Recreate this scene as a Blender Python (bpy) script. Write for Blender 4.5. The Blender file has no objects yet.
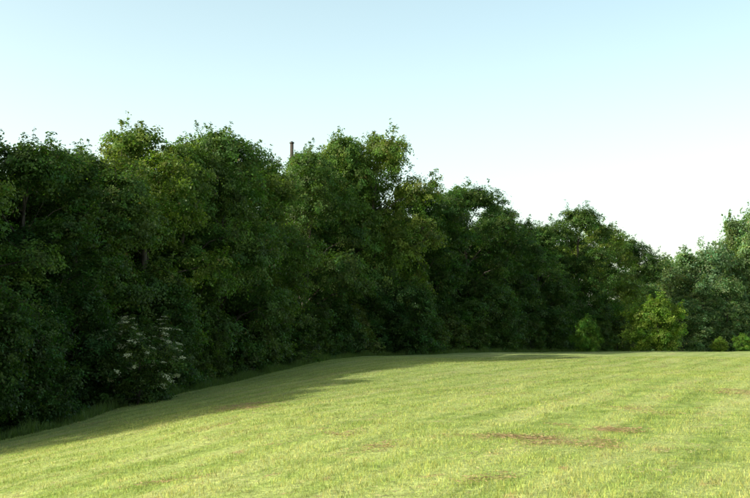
import bpy, math, random
import numpy as np
from mathutils import Vector

scene = bpy.context.scene
col = scene.collection
R0 = np.random.RandomState

# ------------------------------------------------------------------ terrain
def g(x, y):
    x = np.asarray(x, float); y = np.asarray(y, float)
    sp = 2.0*np.logaddexp(0, (-x-1.5)/2.0)
    left = -4.0*np.tanh(0.185*sp/4.0)
    yy = np.clip(y, -50, 2000)
    drop = 0.035*8.0*np.logaddexp(0, (yy-114.0)/8.0)
    rise = 0.0055*np.minimum(yy, 130)-5.0*np.tanh(drop/5.0)
    far = 1/(1+np.exp(-(yy-66)/7.0))
    left = left*(1-0.5*far)
    b = 0.05*np.sin(x*0.31+y*0.11)+0.04*np.sin(y*0.23-x*0.17+1.3)+0.02*np.sin(x*0.9+0.4*y)
    return left+rise+b

def new_mesh(name, verts, faces4=None, tris=None, mats=(), matidx=None, cols=None, smooth=False):
    """verts Nx3, faces list arrays"""
    me = bpy.data.meshes.new(name)
    verts = np.asarray(verts, np.float32)
    me.vertices.add(len(verts)); me.vertices.foreach_set('co', verts.ravel())
    parts = []; sizes = []
    if faces4 is not None and len(faces4):
        parts.append(np.asarray(faces4, np.int32).ravel()); sizes.append(np.full(len(faces4), 4, np.int32))
    if tris is not None and len(tris):
        parts.append(np.asarray(tris, np.int32).ravel()); sizes.append(np.full(len(tris), 3, np.int32))
    loops = np.concatenate(parts); sz = np.concatenate(sizes)
    me.loops.add(len(loops)); me.loops.foreach_set('vertex_index', loops)
    me.polygons.add(len(sz))
    st = np.concatenate([[0], np.cumsum(sz)[:-1]]).astype(np.int32)
    me.polygons.foreach_set('loop_start', st)
    if matidx is not None:
        me.polygons.foreach_set('material_index', np.asarray(matidx, np.int32))
    if smooth:
        me.polygons.foreach_set('use_smooth', np.ones(len(sz), bool))
    for m in mats: me.materials.append(m)
    me.update(calc_edges=True)
    if cols is not None:
        a = me.color_attributes.new('Col', 'FLOAT_COLOR', 'POINT')
        a.data.foreach_set('color', np.asarray(cols, np.float32).ravel())
    return me

def add_obj(name, me, loc=(0,0,0), rotz=0, scale=(1,1,1)):
    o = bpy.data.objects.new(name, me); o.location = loc
    o.rotation_euler = (0, 0, rotz); o.scale = scale
    col.objects.link(o); return o

# ------------------------------------------------------------------ materials
def nt(name):
    m = bpy.data.materials.new(name); m.use_nodes = True
    t = m.node_tree; t.nodes.clear(); return m, t
def N(t, typ, **kw):
    n = t.nodes.new(typ)
    for k, v in kw.items(): setattr(n, k, v)
    return n
def mixc(t, fac, a, b, mode='MIX'):
    n = t.nodes.new('ShaderNodeMix'); n.data_type = 'RGBA'; n.blend_type = mode
    for inp, v in ((n.inputs[0], fac), (n.inputs[6], a), (n.inputs[7], b)):
        if isinstance(v, bpy.types.NodeSocket): t.links.new(v, inp)
        else: inp.default_value = v
    return n.outputs[2]
def ramp(t, src, lo, hi, a=0.0, b=1.0):
    n = t.nodes.new('ShaderNodeMapRange'); n.interpolation_type = 'SMOOTHSTEP'
    t.links.new(src, n.inputs[0]); n.inputs[1].default_value = lo; n.inputs[2].default_value = hi
    n.inputs[3].default_value = a; n.inputs[4].default_value = b
    return n.outputs[0]
def lin(t, src, lo, hi, a, b):
    n = t.nodes.new('ShaderNodeMapRange'); t.links.new(src, n.inputs[0])
    n.inputs[1].default_value = lo; n.inputs[2].default_value = hi
    n.inputs[3].default_value = a; n.inputs[4].default_value = b
    return n.outputs[0]
def noise(t, vec, scale, detail=3, rough=0.5):
    n = N(t, 'ShaderNodeTexNoise'); n.inputs['Scale'].default_value = scale
    n.inputs['Detail'].default_value = detail; n.inputs['Roughness'].default_value = rough
    t.links.new(vec, n.inputs['Vector']); return n.outputs['Fac']

def leaf_mat(name, tint=(1,1,1), transl=0.42, var=0.4, tr_tint=(1.4, 1.6, 0.5, 1)):
    m, t = nt(name)
    at = N(t, 'ShaderNodeAttribute', attribute_name='Col')
    oi = N(t, 'ShaderNodeObjectInfo')
    c = mixc(t, 1.0, at.outputs['Color'], (*tint, 1), 'MULTIPLY')
    hs = N(t, 'ShaderNodeHueSaturation')
    t.links.new(lin(t, oi.outputs['Random'], 0, 1, .52 if var else .5, .486 if var else .5), hs.inputs['Hue'])
    t.links.new(lin(t, oi.outputs['Random'], 0, 1, 1-var*.5, 1+var), hs.inputs['Value'])
    t.links.new(c, hs.inputs['Color'])
    p = N(t, 'ShaderNodeBsdfPrincipled'); p.inputs['Roughness'].default_value = 0.5
    p.inputs['Specular IOR Level'].default_value = 0.3
    t.links.new(hs.outputs[0], p.inputs['Base Color'])
    tr = N(t, 'ShaderNodeBsdfTranslucent')
    tc = mixc(t, 1.0, hs.outputs[0], tr_tint, 'MULTIPLY')
    t.links.new(tc, tr.inputs['Color'])
    ms = N(t, 'ShaderNodeMixShader'); ms.inputs[0].default_value = transl
    t.links.new(p.outputs[0], ms.inputs[1]); t.links.new(tr.outputs[0], ms.inputs[2])
    o = N(t, 'ShaderNodeOutputMaterial'); t.links.new(ms.outputs[0], o.inputs[0])
    return m

def bark_mat():
    m, t = nt('bark')
    tc = N(t, 'ShaderNodeTexCoord')
    mp = N(t, 'ShaderNodeMapping'); mp.inputs['Scale'].default_value = (6, 6, 1.2)
    t.links.new(tc.outputs['Object'], mp.inputs[0])
    f = noise(t, mp.outputs[0], 2.0, 6, 0.65)
    c = mixc(t, ramp(t, f, 0.35, 0.65), (0.035, 0.028, 0.022, 1), (0.10, 0.085, 0.07, 1))
    p = N(t, 'ShaderNodeBsdfPrincipled'); p.inputs['Roughness'].default_value = 0.9
    t.links.new(c, p.inputs['Base Color'])
    b = N(t, 'ShaderNodeBump'); b.inputs['Strength'].default_value = 0.6; t.links.new(f, b.inputs['Height'])
    t.links.new(b.outputs[0], p.inputs['Normal'])
    o = N(t, 'ShaderNodeOutputMaterial'); t.links.new(p.outputs[0], o.inputs[0])
    return m

MOW = math.radians(24)
G_A = (0.255, 0.370, 0.085, 1)
G_B = (0.420, 0.520, 0.160, 1)
G_C = (0.510, 0.560, 0.230, 1)
G_D = (0.195, 0.280, 0.065, 1)
G_BR = (0.410, 0.310, 0.165, 1)
def field_color(t):
    """shared world-position colour of the mown field"""
    ge = N(t, 'ShaderNodeNewGeometry')
    P = ge.outputs['Position']
    rot = N(t, 'ShaderNodeMapping'); rot.inputs['Rotation'].default_value = (0, 0, MOW)
    t.links.new(P, rot.inputs[0])
    def aniso(sy):
        mp = N(t, 'ShaderNodeMapping'); mp.inputs['Scale'].default_value = (1.0, sy, 1.0)
        t.links.new(rot.outputs[0], mp.inputs[0]); return mp.outputs[0]
    streak = noise(t, aniso(0.05), 1.1, 4, 0.6)
    streak2 = noise(t, aniso(0.09), 2.2, 4, 0.65)
    big = noise(t, P, 0.10, 3)
    mid = noise(t, P, 1.1, 6, 0.7)
    fine = noise(t, P, 8.0, 4, 0.7)
    wv = N(t, 'ShaderNodeTexWave'); wv.wave_type = 'BANDS'; wv.bands_direction = 'X'
    wv.inputs['Scale'].default_value = 0.17; wv.inputs['Distortion'].default_value = 3.4
    wv.inputs['Detail'].default_value = 4; wv.inputs['Detail Scale'].default_value = 1.4
    t.links.new(aniso(0.3), wv.inputs['Vector'])
    c = mixc(t, ramp(t, mid, 0.33, 0.66), G_A, G_B)
    c = mixc(t, ramp(t, big, 0.40, 0.62, 0, .5), c, G_B)
    c = mixc(t, ramp(t, wv.outputs['Fac'], 0.55, 0.95, 0, .3), c, G_C)
    c = mixc(t, ramp(t, wv.outputs['Fac'], 0.25, 0.05, 0, .2), c, G_D)
    c = mixc(t, ramp(t, streak, 0.48, 0.66, 0, .55), c, G_C)
    c = mixc(t, ramp(t, streak2, 0.53, 0.70, 0, .6), c, G_D)
    pn = noise(t, aniso(0.35), 0.62, 8, 0.8)
    c = mixc(t, ramp(t, pn, 0.57, 0.70, 0, .85), c, G_BR)
    pn2 = noise(t, aniso(0.6), 2.6, 5, 0.7)
    c = mixc(t, ramp(t, pn2, 0.58, 0.72, 0, .85), c, G_BR)
    s = lin(t, fine, .3, .7, .58, 1.3)
    cc = N(t, 'ShaderNodeCombineColor')
    for i in range(3): t.links.new(s, cc.inputs[i])
    c = mixc(t, 1.0, c, cc.outputs[0], 'MULTIPLY')
    return c, fine, P

def field_mat():
    m, t = nt('mown_grass_ground')
    c, fine, P = field_color(t)
    p = N(t, 'ShaderNodeBsdfPrincipled'); p.inputs['Roughness'].default_value = 0.95
    p.inputs['Specular IOR Level'].default_value = 0.1
    t.links.new(c, p.inputs['Base Color'])
    n2 = noise(t, P, 3.5, 6, 0.75)
    b = N(t, 'ShaderNodeBump'); b.inputs['Strength'].default_value = 0.9; b.inputs['Distance'].default_value = 0.12
    t.links.new(n2, b.inputs['Height']); t.links.new(b.outputs[0], p.inputs['Normal'])
    o = N(t, 'ShaderNodeOutputMaterial'); t.links.new(p.outputs[0], o.inputs[0])
    return m
def blade_mat():
    m, t = nt('grass_blades')
    c, fine, P = field_color(t)
    at = N(t, 'ShaderNodeAttribute', attribute_name='Col')
    c = mixc(t, 1.0, c, at.outputs['Color'], 'MULTIPLY')
    p = N(t, 'ShaderNodeBsdfPrincipled'); p.inputs['Roughness'].default_value = 0.6
    p.inputs['Specular IOR Level'].default_value = 0.2
    t.links.new(c, p.inputs['Base Color'])
    tr = N(t, 'ShaderNodeBsdfTranslucent'); t.links.new(c, tr.inputs['Color'])
    ms = N(t, 'ShaderNodeMixShader'); ms.inputs[0].default_value = 0.4
    t.links.new(p.outputs[0], ms.inputs[1]); t.links.new(tr.outputs[0], ms.inputs[2])
    o = N(t, 'ShaderNodeOutputMaterial'); t.links.new(ms.outputs[0], o.inputs[0])
    return m
M_LEAF = leaf_mat('tree_leaves', tint=(1.65, 1.65, 1.45))
M_LEAF_HAZED = leaf_mat('hazed_distant_leaves', tint=(2.5, 2.4, 3.1), var=0.2)  # aerial haze put into the tint: lighter and bluer than the near leaves
M_SHRUB = leaf_mat('shrub_leaves', tint=(1.5, 1.5, 1.3), var=0.25)
M_SUN_TINT = leaf_mat('sun_tinted_leaves', tint=(3.6, 3.5, 2.0), transl=0.45, var=0.12, tr_tint=(1.3, 1.4, .6, 1))  # brighter copy of the shrub leaves, direct sunlight put into the tint
M_LEAF_HIGHLIGHT = leaf_mat('leaf_highlight', transl=0.3, var=0.0, tr_tint=(1, 1, 1, 1))  # pale colour painted for highlights on the elder leaves
M_BARK = bark_mat()
M_FIELD = field_mat(); M_BLADE = blade_mat()

# ------------------------------------------------------------------ ground sheet
def axis(a, b, fine_a, fine_b, step, coarse):
    l = list(np.arange(fine_a, fine_b+1e-6, step))
    pre = []; v = fine_a; s = step
    while v > a: s *= coarse; v -= s; pre.append(v)
    post = []; v = l[-1]; s = step
    while v < b: s *= coarse; v += s; post.append(v)
    return np.array(pre[::-1]+l+post)
xs = axis(-1500, 1500, -40, 60, 1.0, 1.25)
ys = axis(-600, 3000, -10, 150, 1.0, 1.25)
X, Y = np.meshgrid(xs, ys)
V = np.stack([X.ravel(), Y.ravel(), g(X, Y).ravel()], 1)
nx, ny = len(xs), len(ys)
i = np.arange(nx-1)[None, :]+nx*np.arange(ny-1)[:, None]
F = np.stack([i, i+1, i+nx+1, i+nx], -1).reshape(-1, 4)
add_obj('ground', new_mesh('ground', V, F, mats=[M_FIELD], smooth=True))

# ------------------------------------------------------------------ grass blades
def blades(name, px, py, h, w, seed, cols, mat, lean=0.5, zoff=-0.005):
    r = R0(seed); n = len(px)
    a = r.rand(n)*2*np.pi; la = r.rand(n)*2*np.pi; ll = r.rand(n)*lean*h
    z = g(px, py)+zoff
    dx = np.cos(a)*w/2; dy = np.sin(a)*w/2
    v = np.empty((n, 3, 3))
    v[:, 0] = np.stack([px-dx, py-dy, z], 1)
    v[:, 1] = np.stack([px+dx, py+dy, z], 1)
    v[:, 2] = np.stack([px+np.cos(la)*ll, py+np.sin(la)*ll, z+h], 1)
    f = np.arange(3*n).reshape(n, 3)
    c = np.repeat(cols[:, None, :], 3, 1).reshape(-1, 4)
    return new_mesh(name, v.reshape(-1, 3), tris=f, mats=[mat], cols=c)
r = R0(5)
n = 480000
d = 7+(80-7)*r.rand(n)**1.25
px = (r.rand(n)*2-1)*(0.46*d+1.5); py = d
keep = px > -14-0.02*py
px, py, d = px[keep], py[keep], d[keep]; n = len(px)
cl = np.sin(px*2.3+1.7*np.sin(py*1.1))*np.sin(py*2.0-1.3*np.sin(px*1.7))
h = (0.022+0.04*r.rand(n))*(1+0.55*cl)
w = 0.006+0.00035*d
b = 0.75+0.6*r.rand(n)
cc = np.stack([b*(0.9+0.35*r.rand(n)), b, b*0.9, np.ones(n)], 1)
add_obj('grass', blades('grass', px, py, h, w, 6, cc, M_BLADE, lean=0.9))

# ------------------------------------------------------------------ dry hay clippings lying flat on the grass
def hay(x, y, r, w, lo=0.015, hi=0.04, c0=(0.44, 0.32, 0.17)):
    n = len(x)
    a = r.rand(n)*2*np.pi; L = 0.04+0.10*r.rand(n)
    z = g(x, y)+lo+(hi-lo)*r.rand(n)
    V = np.empty((n, 3, 3))
    V[:, 0] = np.stack([x-np.sin(a)*w, y+np.cos(a)*w, z], 1)
    V[:, 1] = np.stack([x+np.sin(a)*w, y-np.cos(a)*w, z+0.006], 1)
    V[:, 2] = np.stack([x+np.cos(a)*L, y+np.sin(a)*L, z+(r.rand(n)-.4)*.03], 1)
    b = 0.5+0.8*r.rand(n); c = np.stack([c0[0]*b, c0[1]*b, c0[2]*b, np.ones(n)], 1)
    return V.reshape(-1, 3), np.repeat(c[:, None], 3, 1).reshape(-1, 4)
Vs, Cs = [], []
spots = [(3.0, 17.4, 1.0, 1.3, 1700, 0.10), (4.4, 19.8, 0.6, 1.3, 700, 0.5), (-0.6, 19.2, 0.5, 0.8, 220, 0.2),
         (0.2, 17.0, 0.5, 0.7, 160, 0), (10.6, 30.0, 0.9, 2.0, 1000, 0), (-1.4, 12.1, 0.35, 0.3, 200, 0), (-3.6, 31.5, 1.0, 3.0, 1500, 0.3),
         (6.0, 24.5, 1.0, 1.6, 350, 0.2), (1.2, 12.8, 0.5, 0.4, 170, 0.2), (9.2, 21.0, 0.8, 1.2, 350, 0.1), (-3.0, 15.2, 0.5, 0.5, 150, 0)]
for k, (cx, cy, rx, ry, nn, an) in enumerate(spots):
    r = R0(30+k); sub = 22
    ci = r.randn(sub, 2)*[0.5*rx, 0.45*ry]; q = ci[(sub*r.rand(nn)**1.5).astype(int)]+r.randn(nn, 2)*[0.18*rx, 0.17*ry]
    u, v = q[:, 0], q[:, 1]
    v_, c_ = hay(cx+u*np.cos(an)-v*np.sin(an), cy+u*np.sin(an)+v*np.cos(an), r, 0.006); Vs.append(v_); Cs.append(c_)
r = R0(77); n = 70000
row = np.round((r.rand(n)*60-30)/2.3)*2.3+r.randn(n)*0.3
al = 6+r.rand(n)*75
x = row*math.cos(MOW)+al*math.sin(MOW); y = al*math.cos(MOW)-row*math.sin(MOW)
k = (np.sin(row*3.1+al*0.6)+np.sin(al*1.7+row)+np.sin(al*.31+row*1.9) > 0.5) & (y > 8) & (x > -11) & (abs(x) < .5*y+2)
x, y = x[k], y[k]
v_, c_ = hay(x, y, r, 0.004+0.0002*y, c0=(0.50, 0.42, 0.23)); Vs.append(v_); Cs.append(c_)
V = np.concatenate(Vs); C = np.concatenate(Cs)
M_HAY = leaf_mat('dry_hay', transl=0.2, var=0.0, tr_tint=(1, 1, 1, 1))
add_obj('hay_clippings', new_mesh('hay', V, tris=np.arange(len(V)).reshape(-1, 3), mats=[M_HAY], cols=C))

# ------------------------------------------------------------------ trees
def tube(pts, rad, sides=7):
    pts = np.asarray(pts, float); n = len(pts)
    V = []
    for k in range(n):
        t = pts[min(k+1, n-1)]-pts[max(k-1, 0)]; t = t/(np.linalg.norm(t)+1e-9)
        u = np.cross(t, [0.13, 0.97, 0.2]); u /= np.linalg.norm(u)+1e-9; w = np.cross(t, u)
        for s in range(sides):
            a = 2*np.pi*s/sides
            V.append(pts[k]+rad[k]*(np.cos(a)*u+np.sin(a)*w))
    F = []
    for k in range(n-1):
        for s in range(sides):
            F.append((k*sides+s, k*sides+(s+1) % sides, (k+1)*sides+(s+1) % sides, (k+1)*sides+s))
    return np.array(V), np.array(F)

def leaves(cent, norm, L, W, r, cvar):
    n = len(cent)
    a = r.randn(n, 3); a -= (a*norm).sum(1, keepdims=True)*norm
    a /= np.linalg.norm(a, axis=1, keepdims=True)+1e-9
    b = np.cross(norm, a)
    a = a*L[:, None]*0.5; b = b*W[:, None]*0.5; nn = norm*(W[:, None]*0.18)
    V = np.stack([cent-a, cent+b+nn, cent+a, cent-b+nn], 1).reshape(-1, 3)
    F = np.arange(4*n).reshape(n, 4)
    C = np.repeat(np.concatenate([cvar, np.ones((n, 1))], 1)[:, None], 4, 1).reshape(-1, 4)
    return V, F, C

def make_tree(name, H, R, seed, nl=29, lpc=62, leafL=0.18, clump_r=0.5, mat=None, trunk_r=None,
              c0=(0.042, 0.078, 0.020), lobe=(0.25, 0.47), zc=0.45, sprigs=26, highlights=0, pw=2.4):
    r = R0(seed)
    ph = r.rand(6)*6.28
    def envelope(az, zn):      # radial extent at normalised height, uneven around the tree
        zz = abs((zn-zc)/(1-zc)) if zn > zc else abs((zn-zc)/zc)*0.75
        e = max(0.0, 1-zz**pw)**(1/pw)
        return R*e*(1+0.16*math.sin(2*az+ph[0]+3*zn)+0.14*math.sin(3*az+ph[1]-7*zn)+0.10*math.sin(5*az+ph[2]+11*zn))
    lobes = []
    for k in range(nl):
        az = k*2.39996+r.rand()*0.7; zn = (k+0.5)/nl*0.97+0.02+0.03*r.randn(); zn = min(max(zn, 0.02), 0.985)
        e = envelope(az, zn)
        lr = R*(lobe[0]+(lobe[1]-lobe[0])*r.rand()); lr = min(lr, max(0.5*e+0.12*R, 0.16*R))
        rad = max(0.0, e-lr*0.8)*(0.5+0.65*r.rand()**0.5)
        lobes.append((rad*math.cos(az), rad*math.sin(az), min(H*zn, H-lr*0.75), lr))
    clumps = []
    for (x, y, z, lr) in lobes:
        ncl = int(4*math.pi*lr*lr/(clump_r**2*2.2))+4
        for j in range(ncl):
            v = r.randn(3); v[2] += 0.35; v /= np.linalg.norm(v)
            rr = lr*(0.6+0.4*r.rand()**0.7) if r.rand() < .82 else lr*.5*r.rand()
            p = np.array([x, y, z])+v*rr*np.array([1.1, 1.1, 0.72])
            if p[2] < 0.15: p[2] = 0.15+0.3*r.rand()
            clumps.append((p, clump_r*(0.45+0.9*r.rand()**1.5), v, 1.0))
    ends = []
    for j in range(sprigs):
        x, y, z, lr = lobes[r.randint(nl)] if r.rand() < .6 else lobes[-1-r.randint(max(2, nl//3))]
        v = np.array([x/R, y/R, 0.6+0.9*(z/H)])+r.randn(3)*0.45; v /= np.linalg.norm(v)
        s = np.array([x, y, z])+v*lr*0.8; L = clump_r*(0.7+1.1*r.rand())
        ends.append((s, s+v*L))
        for q in (0.35, 0.7, 1.0):
            clumps.append((s+v*L*q+r.randn(3)*0.06, clump_r*(0.6-0.28*q), v, 0.7))
    cen, nor, cl, LL = [], [], [], []
    for (p, cr, v, dn) in clumps:
        n = int(lpc*(cr/clump_r)**1.8*(0.6+0.8*r.rand())*dn)+5
        q = r.randn(n, 3)*0.42*cr
        ax = r.randn(3)*0.5+v; ax[2] *= 0.5; ax /= np.linalg.norm(ax)
        q += (q@ax)[:, None]*ax*0.6
        q[:, 2] *= 0.6
        q[:, 2] -= 0.3*(q[:, 0]**2+q[:, 1]**2)/cr
        cc_ = p+q; cc_[:, 2] = np.maximum(cc_[:, 2], 0.05)
        cen.append(cc_)
        nn = r.randn(n, 3)*0.5+np.array([0, 0, 0.5])+v*0.9
        nor.append(nn/np.linalg.norm(nn, axis=1, keepdims=True))
        base_c = np.array(c0)*(0.6+0.85*r.rand())*np.array([1+0.5*(r.rand()-0.4), 1, 1])
        lc = base_c*(0.7+0.6*r.rand(n, 1))
        y = r.rand(n) < 0.01; lc[y] = np.array([0.09, 0.08, 0.03])
        cl.append(lc); LL.append(leafL*(0.6+0.7*r.rand(n)))
    cen = np.concatenate(cen); nor = np.concatenate(nor); cl = np.concatenate(cl); LL = np.concatenate(LL)
    LV, LF, LC = leaves(cen, nor, LL, LL*0.6, r, cl)
    Vs, Fs = [LV], [LF]; off = len(LV); midx = [np.zeros(len(LF), int)]; Cs = [LC]
    mats = [mat or M_LEAF, M_BARK]
    if highlights:  # pale blossom-like clusters standing in for leaf highlights
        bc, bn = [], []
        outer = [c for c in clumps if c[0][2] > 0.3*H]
        for j in range(highlights):
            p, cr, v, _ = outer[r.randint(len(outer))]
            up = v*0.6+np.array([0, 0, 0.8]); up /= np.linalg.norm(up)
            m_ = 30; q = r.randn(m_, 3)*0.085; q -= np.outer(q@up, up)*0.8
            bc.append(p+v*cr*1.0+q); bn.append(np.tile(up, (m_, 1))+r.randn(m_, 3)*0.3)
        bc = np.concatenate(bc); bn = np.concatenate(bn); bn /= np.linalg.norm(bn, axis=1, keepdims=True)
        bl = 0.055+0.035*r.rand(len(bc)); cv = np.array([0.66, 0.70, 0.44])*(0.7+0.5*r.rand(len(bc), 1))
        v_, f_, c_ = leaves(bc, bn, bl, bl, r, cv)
        Vs.append(v_); Fs.append(f_+off); off += len(v_); midx.append(np.full(len(f_), 2)); Cs.append(c_); mats.append(M_LEAF_HIGHLIGHT)
    tr = trunk_r or H*0.017+0.03
    def addtube(pts, rad, sides=6):
        nonlocal off
        v, f = tube(pts, rad, sides); Vs.append(v); Fs.append(f+off); off += len(v)
        midx.append(np.ones(len(f), int)); Cs.append(np.ones((len(v), 4))*0.1)
    hs = np.linspace(-0.4, H*0.88, 9)
    wob = np.cumsum(r.randn(9, 2)*H*0.008, 0); wob[0] = 0; wob[1] = 0
    tp = np.stack([wob[:, 0], wob[:, 1], hs], 1)
    trd = tr*np.array([1.5, 1.05, .92, .8, .68, .54, .4, .25, .1])
    addtube(tp, trd, 9)
    for (x, y, z, lr) in lobes:
        zs = max(0.3, z-0.30*math.hypot(x, y)-0.12*H*r.rand()-0.4)
        zs = min(zs, H*0.82)
        k = np.interp(zs, hs, np.arange(9)); k0 = int(k); fr = k-k0
        s = tp[k0]*(1-fr)+tp[min(k0+1, 8)]*fr
        e = np.array([x, y, z]); mid = (s+e)/2+np.array([0, 0, 0.1*np.linalg.norm(e-s)])+r.randn(3)*0.1
        br = max(0.02, trd[k0]*0.35)
        addtube([s, (s+mid)/2+r.randn(3)*0.05, mid, e], [br, br*.8, br*.6, br*.3], 5)
        for j in range(4):
            q = e+r.randn(3)*lr*0.5; q[2] = max(q[2], 0.1)
            addtube([mid*0.3+e*0.7, (e+q)/2+r.randn(3)*0.08, q], [br*.3, br*.2, 0.008], 3)
    for s, e in ends: addtube([s, e], [0.014, 0.005], 3)
    V = np.concatenate(Vs); F = np.concatenate(Fs); mi = np.concatenate(midx); C = np.concatenate(Cs)
    return new_mesh(name, V, F, mats=mats, matidx=mi, cols=C)

PH = 15.0
protos = [
    make_tree('oak_a', PH, 4.6, 1),
    make_tree('oak_b', PH, 5.0, 2, c0=(0.040, 0.075, 0.022), nl=32),
    make_tree('oak_c', PH, 4.3, 3, c0=(0.050, 0.086, 0.020), zc=0.45, pw=2.2),
    make_tree('oak_d', PH, 4.8, 4, c0=(0.038, 0.073, 0.020), zc=.5),
    make_tree('oak_e', PH, 4.4, 5, c0=(0.047, 0.090, 0.024), zc=.42, pw=2.1),
]
shr = [
    make_tree('shrub_a', 3.4, 1.9, 11, nl=16, lpc=50, leafL=0.13, clump_r=0.3, mat=M_SHRUB, trunk_r=0.05, lobe=(.25, .42), sprigs=40),
    make_tree('shrub_b', 3.0, 2.1, 12, nl=16, lpc=50, leafL=0.14, clump_r=0.32, mat=M_SHRUB, trunk_r=0.05, c0=(0.052, 0.085, 0.022), lobe=(.25, .42), sprigs=40),
    make_tree('shrub_c', 5.6, 2.7, 13, nl=24, lpc=55, leafL=0.14, clump_r=0.38, mat=M_SHRUB, trunk_r=0.07, c0=(0.042, 0.080, 0.022), lobe=(.22, .4), sprigs=50),
]
elder = make_tree('elder', 4.2, 2.4, 15, nl=20, lpc=50, leafL=0.14, clump_r=0.34, mat=M_SHRUB, trunk_r=0.06, c0=(0.05, 0.085, 0.022), lobe=(.24, .4), sprigs=30, highlights=200)
bright = make_tree('shrub_bright', 6.0, 3.4, 21, nl=24, lpc=60, leafL=0.2, clump_r=0.5, mat=M_SUN_TINT, trunk_r=0.08, lobe=(.22, .42))

def put_tree(kind, x, y, top, rs, proto, rot):
    z = float(g(x, y)); H = top-0.5-z
    add_obj(kind, protos[proto], (x, y, z), rot, (rs, rs, H/PH))
front = [
    (-19.0, 28.5, 10.0, .8, 1, 0.9), (-19.0, 34.5, 10.0, .85, 2, 0.4), (-18.2, 44.5, 10.4, .9, 4, 0.4), (-17.2, 50.0, 11.8, .95, 0, 1.3), (-15.8, 54.5, 12.2, .9, 1, 2.1), (-13.8, 60.5, 14.7, 1.0, 2, 4.0),
    (-12.3, 65.0, 14.6, .9, 4, 0.1), (-10.6, 69.5, 16.2, .95, 3, 5.1), (-8.6, 76.0, 15.6, .95, 0, 3.1), (-5.8, 87.0, 18.0, 1.0, 1, 0.7),
    (-2.9, 93.0, 20.6, 1.0, 4, 2.6), (0.2, 95.0, 21.2, 1.1, 2, 1.2), (4.9, 104.0, 17.4, 1.05, 0, 4.4), (10.0, 112.0, 18.8, 1.15, 3, 2.9),
    (14.6, 119.5, 17.4, 1.1, 1, 3.8), (20.6, 131.0, 16.6, 1.1, 4, 5.2), (26.2, 135.0, 19.4, 1.15, 0, 0.9), (31.4, 146.0, 18.8, 1.2, 2, 2.2),
    (39.5, 163.0, 18.0, 1.1, 3, 0.3),
]
for f in front: put_tree('deciduous_tree', *f)
rb = R0(99)
pos = [(f[0], f[1], f[2]) for f in front[2:]]
for k in range(len(pos)-1):
    (x0, y0, t0), (x1, y1, t1) = pos[k], pos[k+1]
    dx, dy = x1-x0, y1-y0; L = math.hypot(dx, dy); nxp, nyp = -dy/L, dx/L
    for row in (1, 2):
        f = rb.rand(); off = row*5.4+rb.randn()*0.8
        put_tree('woodland_tree', x0+dx*f+nxp*off, y0+dy*f+nyp*off, min(t0, t1)*0.91-0.5*row*rb.rand()+0.07*off, 1.05+0.2*rb.rand(), rb.randint(5), rb.rand()*6.28)
# the wood continues to the left of the picture
for f in [(-22.5, 31.5, 12.0, .95, 0, 1.0), (-23.0, 38.5, 13.5, 1.0, 3, 2.0), (-24.5, 45.0, 15.5, 1.1, 1, 3.0), (-27.0, 52.0, 17.5, 1.15, 4, 4.0), (-29.5, 60.0, 19.0, 1.2, 0, 5.0),
          (-27.0, 35.0, 14.5, 1.1, 2, 0.5), (-30.0, 44.0, 16.5, 1.2, 3, 1.5), (-2.0, 99.5, 20.4, 1.0, 0, 2.2), (-5.5, 95.0, 19.4, 1.0, 3, 1.0)]:
    put_tree('woodland_tree', *f)

def put_shrub(name, me, x, y, s, rot, sz=None):
    add_obj(name, me, (x, y, float(g(x, y))), rot, (s, s, sz or s))
put_shrub('shrub', shr[2], -15.0, 37.5, 1.0, 0.5)
put_shrub('shrub', shr[2], -17.4, 39.5, 1.05, 2.5)
put_shrub('shrub', shr[2], -14.2, 42.0, 0.85, 3.9)
put_shrub('shrub', shr[2], -18.5, 36.0, 1.1, 1.9)
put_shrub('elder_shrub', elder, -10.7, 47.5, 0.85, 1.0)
put_shrub('shrub', shr[2], 3.2, 90.5, 1.0, 4.0, 1.1)
edge = [(-13.3, 40.5), (-13.4, 46.5), (-12.9, 50), (-12.4, 53.5), (-11.6, 57), (-10.9, 60), (-10.0, 63), (-9.0, 66.5), (-8.0, 69.5), (-7.0, 73), (-5.9, 76.5),
        (-4.6, 80), (-3.2, 83.5), (-1.8, 86.5), (0.6, 89), (3.0, 92.5), (5.0, 96), (7.4, 100), (9.9, 104), (12.2, 108), (14.8, 112), (17.6, 117), (20.5, 122), (24.0, 126), (28, 130), (32, 137)]
for k, (x, y) in enumerate(edge):
    s = 0.75+0.55*rb.rand()+0.004*y
    put_shrub('shrub', shr[rb.randint(3) if k % 3 else 0], x-0.6*rb.rand(), y+0.5, s*0.8, rb.rand()*6.28, s*0.85)
put_shrub('sun_tinted_foliage', bright, 31.0, 115.0, 0.88, 0.3, 0.98)
put_shrub('sun_tinted_foliage', bright, 23.2, 114.5, 0.42, 2.3, 0.62)  # stands in for a sunlit tree branch, its light is in the leaf tint
put_shrub('sun_tinted_foliage', bright, 39.2, 119.0, 0.26, 2.0, 0.26)
put_shrub('sun_tinted_foliage', bright, 42.2, 120.0, 0.30, 3.0, 0.32)

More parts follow.
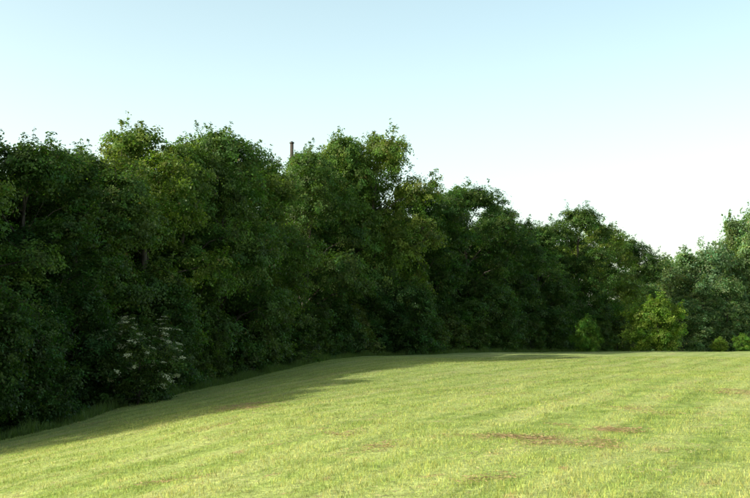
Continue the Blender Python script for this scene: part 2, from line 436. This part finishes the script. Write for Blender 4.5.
# rough grass at the woodland edge
r = R0(8); n = 60000
ed = np.array([(-22, 34.5)]+[(-15.5, 34.5)]+edge)
seg = r.randint(0, len(ed)-1, n); f = r.rand(n)
pp = ed[seg]*(1-f[:, None])+ed[seg+1]*f[:, None]
tv = ed[seg+1]-ed[seg]; tv = tv/np.linalg.norm(tv, axis=1, keepdims=True)
off = np.abs(r.randn(n))*1.3-1.2
px = pp[:, 0]-tv[:, 1]*off+0.9; py = pp[:, 1]+tv[:, 0]*off
tuft = 0.5+0.5*np.sin(px*2.1+py*1.3)*np.sin(py*0.9-px*1.1)
hh = (0.12+0.55*tuft*r.rand(n))
bb = 0.7+0.6*r.rand(n)
cc = np.stack([0.085*bb, 0.12*bb, 0.035*bb, np.ones(n)], 1)
add_obj('tall_weeds', blades('tall_weeds', px, py, hh, 0.03+0*hh, 9, cc, M_SHRUB, lean=0.8))

# ------------------------------------------------------------------ distant wood (one object)
far = [make_tree('far_a', PH, 5.0, 41, nl=30, lpc=26, leafL=0.34, clump_r=0.8, mat=M_LEAF_HAZED, c0=(0.048, 0.085, 0.030)),
       make_tree('far_b', PH, 5.0, 42, nl=30, lpc=26, leafL=0.34, clump_r=0.8, mat=M_LEAF_HAZED, c0=(0.042, 0.078, 0.032)),
       make_tree('far_c', PH, 3.8, 43, nl=30, lpc=26, leafL=0.32, clump_r=0.7, mat=M_LEAF_HAZED, c0=(0.055, 0.088, 0.03), zc=.3, pw=1.6)]
fc = bpy.data.collections.new('distant_trees_parts')
def put_far(x, y, top, rs, k, rot):
    o = bpy.data.objects.new('tree', far[k]); z = float(g(x, y)); o.location = (x, y, z)
    o.rotation_euler = (0, 0, rot); o.scale = (rs, rs, (top-z)/PH); fc.objects.link(o)
for (x, y, t) in [(48, 172, 15.0), (52.5, 176, 16.5), (57, 178, 17.6), (61.5, 182, 17.8), (66, 184, 18.6), (71, 186, 26.5), (76, 188, 28), (82, 190, 24), (87, 192, 22), (94, 192, 20), (102, 194, 21), (112, 194, 20), (122, 196, 21)]:
    put_far(x, y, t, 1.1+0.2*rb.rand(), rb.randint(3), rb.rand()*6.28)
    put_far(x+2, y+9, t-0.5-rb.rand(), 1.2, rb.randint(3), rb.rand()*6.28)
    put_far(x-1, y+18, t-0.3-rb.rand()*1.5, 1.3, rb.randint(3), rb.rand()*6.28)
    put_far(x+1, y-6, t*0.55+rb.randn()*1.2, 0.9, rb.randint(3), rb.rand()*6.28)
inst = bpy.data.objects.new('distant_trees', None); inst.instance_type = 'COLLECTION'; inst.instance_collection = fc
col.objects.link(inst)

# ------------------------------------------------------------------ utility pole
m, t = nt('weathered_wood')
tc = N(t, 'ShaderNodeTexCoord'); mp = N(t, 'ShaderNodeMapping'); mp.inputs['Scale'].default_value = (8, 8, .6); t.links.new(tc.outputs['Object'], mp.inputs[0])
c = mixc(t, noise(t, mp.outputs[0], 3, 5), (0.03, 0.025, 0.022, 1), (0.09, 0.078, 0.068, 1))
p = N(t, 'ShaderNodeBsdfPrincipled'); p.inputs['Roughness'].default_value = .85; t.links.new(c, p.inputs['Base Color'])
o = N(t, 'ShaderNodeOutputMaterial'); t.links.new(p.outputs[0], o.inputs[0]); M_WOOD = m
m, t = nt('grey_metal')
tc = N(t, 'ShaderNodeTexCoord'); c = mixc(t, noise(t, tc.outputs['Object'], 6, 4), (0.05, 0.05, 0.055, 1), (0.12, 0.12, 0.12, 1))
p = N(t, 'ShaderNodeBsdfPrincipled'); p.inputs['Roughness'].default_value = .5; p.inputs['Metallic'].default_value = .4; t.links.new(c, p.inputs['Base Color'])
o = N(t, 'ShaderNodeOutputMaterial'); t.links.new(p.outputs[0], o.inputs[0]); M_MET = m
pole = bpy.data.objects.new('utility_pole', None); PX, PY = -7.6, 94.0; pz = float(g(PX, PY)); pole.location = (PX, PY, pz); col.objects.link(pole)
PT = 19.6-pz
def part(nm, pts, rad, mat, sides=12):
    v, f = tube(pts, rad, sides); n0 = len(v)
    v = np.concatenate([v, [pts[0], pts[-1]]]); ns = len(pts)-1
    tr = [(n0, (s+1) % sides, s) for s in range(sides)]+[(n0+1, ns*sides+s, ns*sides+(s+1) % sides) for s in range(sides)]
    ob = bpy.data.objects.new(nm, new_mesh(nm, v, f, tris=tr, mats=[mat])); ob.parent = pole; col.objects.link(ob)
part('shaft', [(0, 0, -.5), (0, 0, PT*.5), (0, 0, PT)], [.24, .2, .16], M_WOOD)
part('cap', [(0, 0, PT+.002), (0, 0, PT+.1), (0, 0, PT+.2)], [.22, .22, .07], M_MET)
part('transformer', [(.34, -.1, PT-1.8), (.34, -.1, PT-1.75), (.34, -.1, PT-1.1), (.34, -.1, PT-1.0)], [.12, .16, .16, .1], M_MET)
part('bracket', [(.1, -.02, PT-1.4), (.28, -.08, PT-1.4)], [.04, .04], M_MET, 6)
part('insulator', [(.34, -.1, PT-1.0), (.34, -.1, PT-.9), (.34, -.1, PT-.8)], [.04, .06, .03], M_MET, 8)

# ------------------------------------------------------------------ light
SUN_EL = math.radians(30)
sd = Vector((-1.0, -0.34, 0)).normalized()
sunv = Vector((sd.x*math.cos(SUN_EL), sd.y*math.cos(SUN_EL), math.sin(SUN_EL)))
sun = bpy.data.lights.new('sun', 'SUN'); sun.energy = 5.0; sun.angle = math.radians(0.5); sun.color = (1, 0.96, 0.85)
so = bpy.data.objects.new('sun', sun); so.rotation_euler = sunv.to_track_quat('Z', 'Y').to_euler(); so.location = (-40, 20, 60); col.objects.link(so)
w = bpy.data.worlds.new('World'); scene.world = w; w.use_nodes = True
t = w.node_tree; t.nodes.clear()
sky = N(t, 'ShaderNodeTexSky'); sky.sky_type = 'NISHITA'; sky.sun_disc = False
sky.sun_elevation = SUN_EL; sky.sun_rotation = math.atan2(sd.x, sd.y)
sky.air_density = 1.0; sky.dust_density = 4.0; sky.ozone_density = 1.0; sky.altitude = 50
# summer haze: a bright whitish layer near the horizon, unseen sky above it dimmed to cut the fill light
tc = N(t, 'ShaderNodeTexCoord'); sx = N(t, 'ShaderNodeSeparateXYZ'); t.links.new(tc.outputs['Generated'], sx.inputs[0])
hz = mixc(t, 1.0, sky.outputs[0], (2.4, 2.35, 1.85, 1), 'MULTIPLY')
hz = mixc(t, 1.0, hz, (0.45, 0.6, 0.5, 1), 'ADD')
band = ramp(t, sx.outputs['Z'], 0.0, 0.36, 1.0, 0.0)
hz = mixc(t, band, hz, mixc(t, 1.0, hz, (1.9, 1.95, 2.0, 1), 'ADD'))
low = ramp(t, sx.outputs['Z'], 0.32, 0.62, 1.0, 0.0)
hz = mixc(t, low, mixc(t, 1.0, sky.outputs[0], (0.6, 0.6, 0.6, 1), 'MULTIPLY'), hz)
bg = N(t, 'ShaderNodeBackground'); bg.inputs['Strength'].default_value = 0.15
t.links.new(hz, bg.inputs[0])
o = N(t, 'ShaderNodeOutputWorld'); t.links.new(bg.outputs[0], o.inputs[0])

# ------------------------------------------------------------------ camera
cam = bpy.data.cameras.new('camera'); cam.lens = 50; cam.sensor_width = 36; cam.clip_end = 6000
co = bpy.data.objects.new('camera', cam); col.objects.link(co)
co.location = (0, 0, 1.7)
co.rotation_euler = (math.radians(90+5.0), 0, 0)
scene.camera = co
scene.view_settings.view_transform = 'Standard'; scene.view_settings.look = 'None'; scene.view_settings.exposure = 0
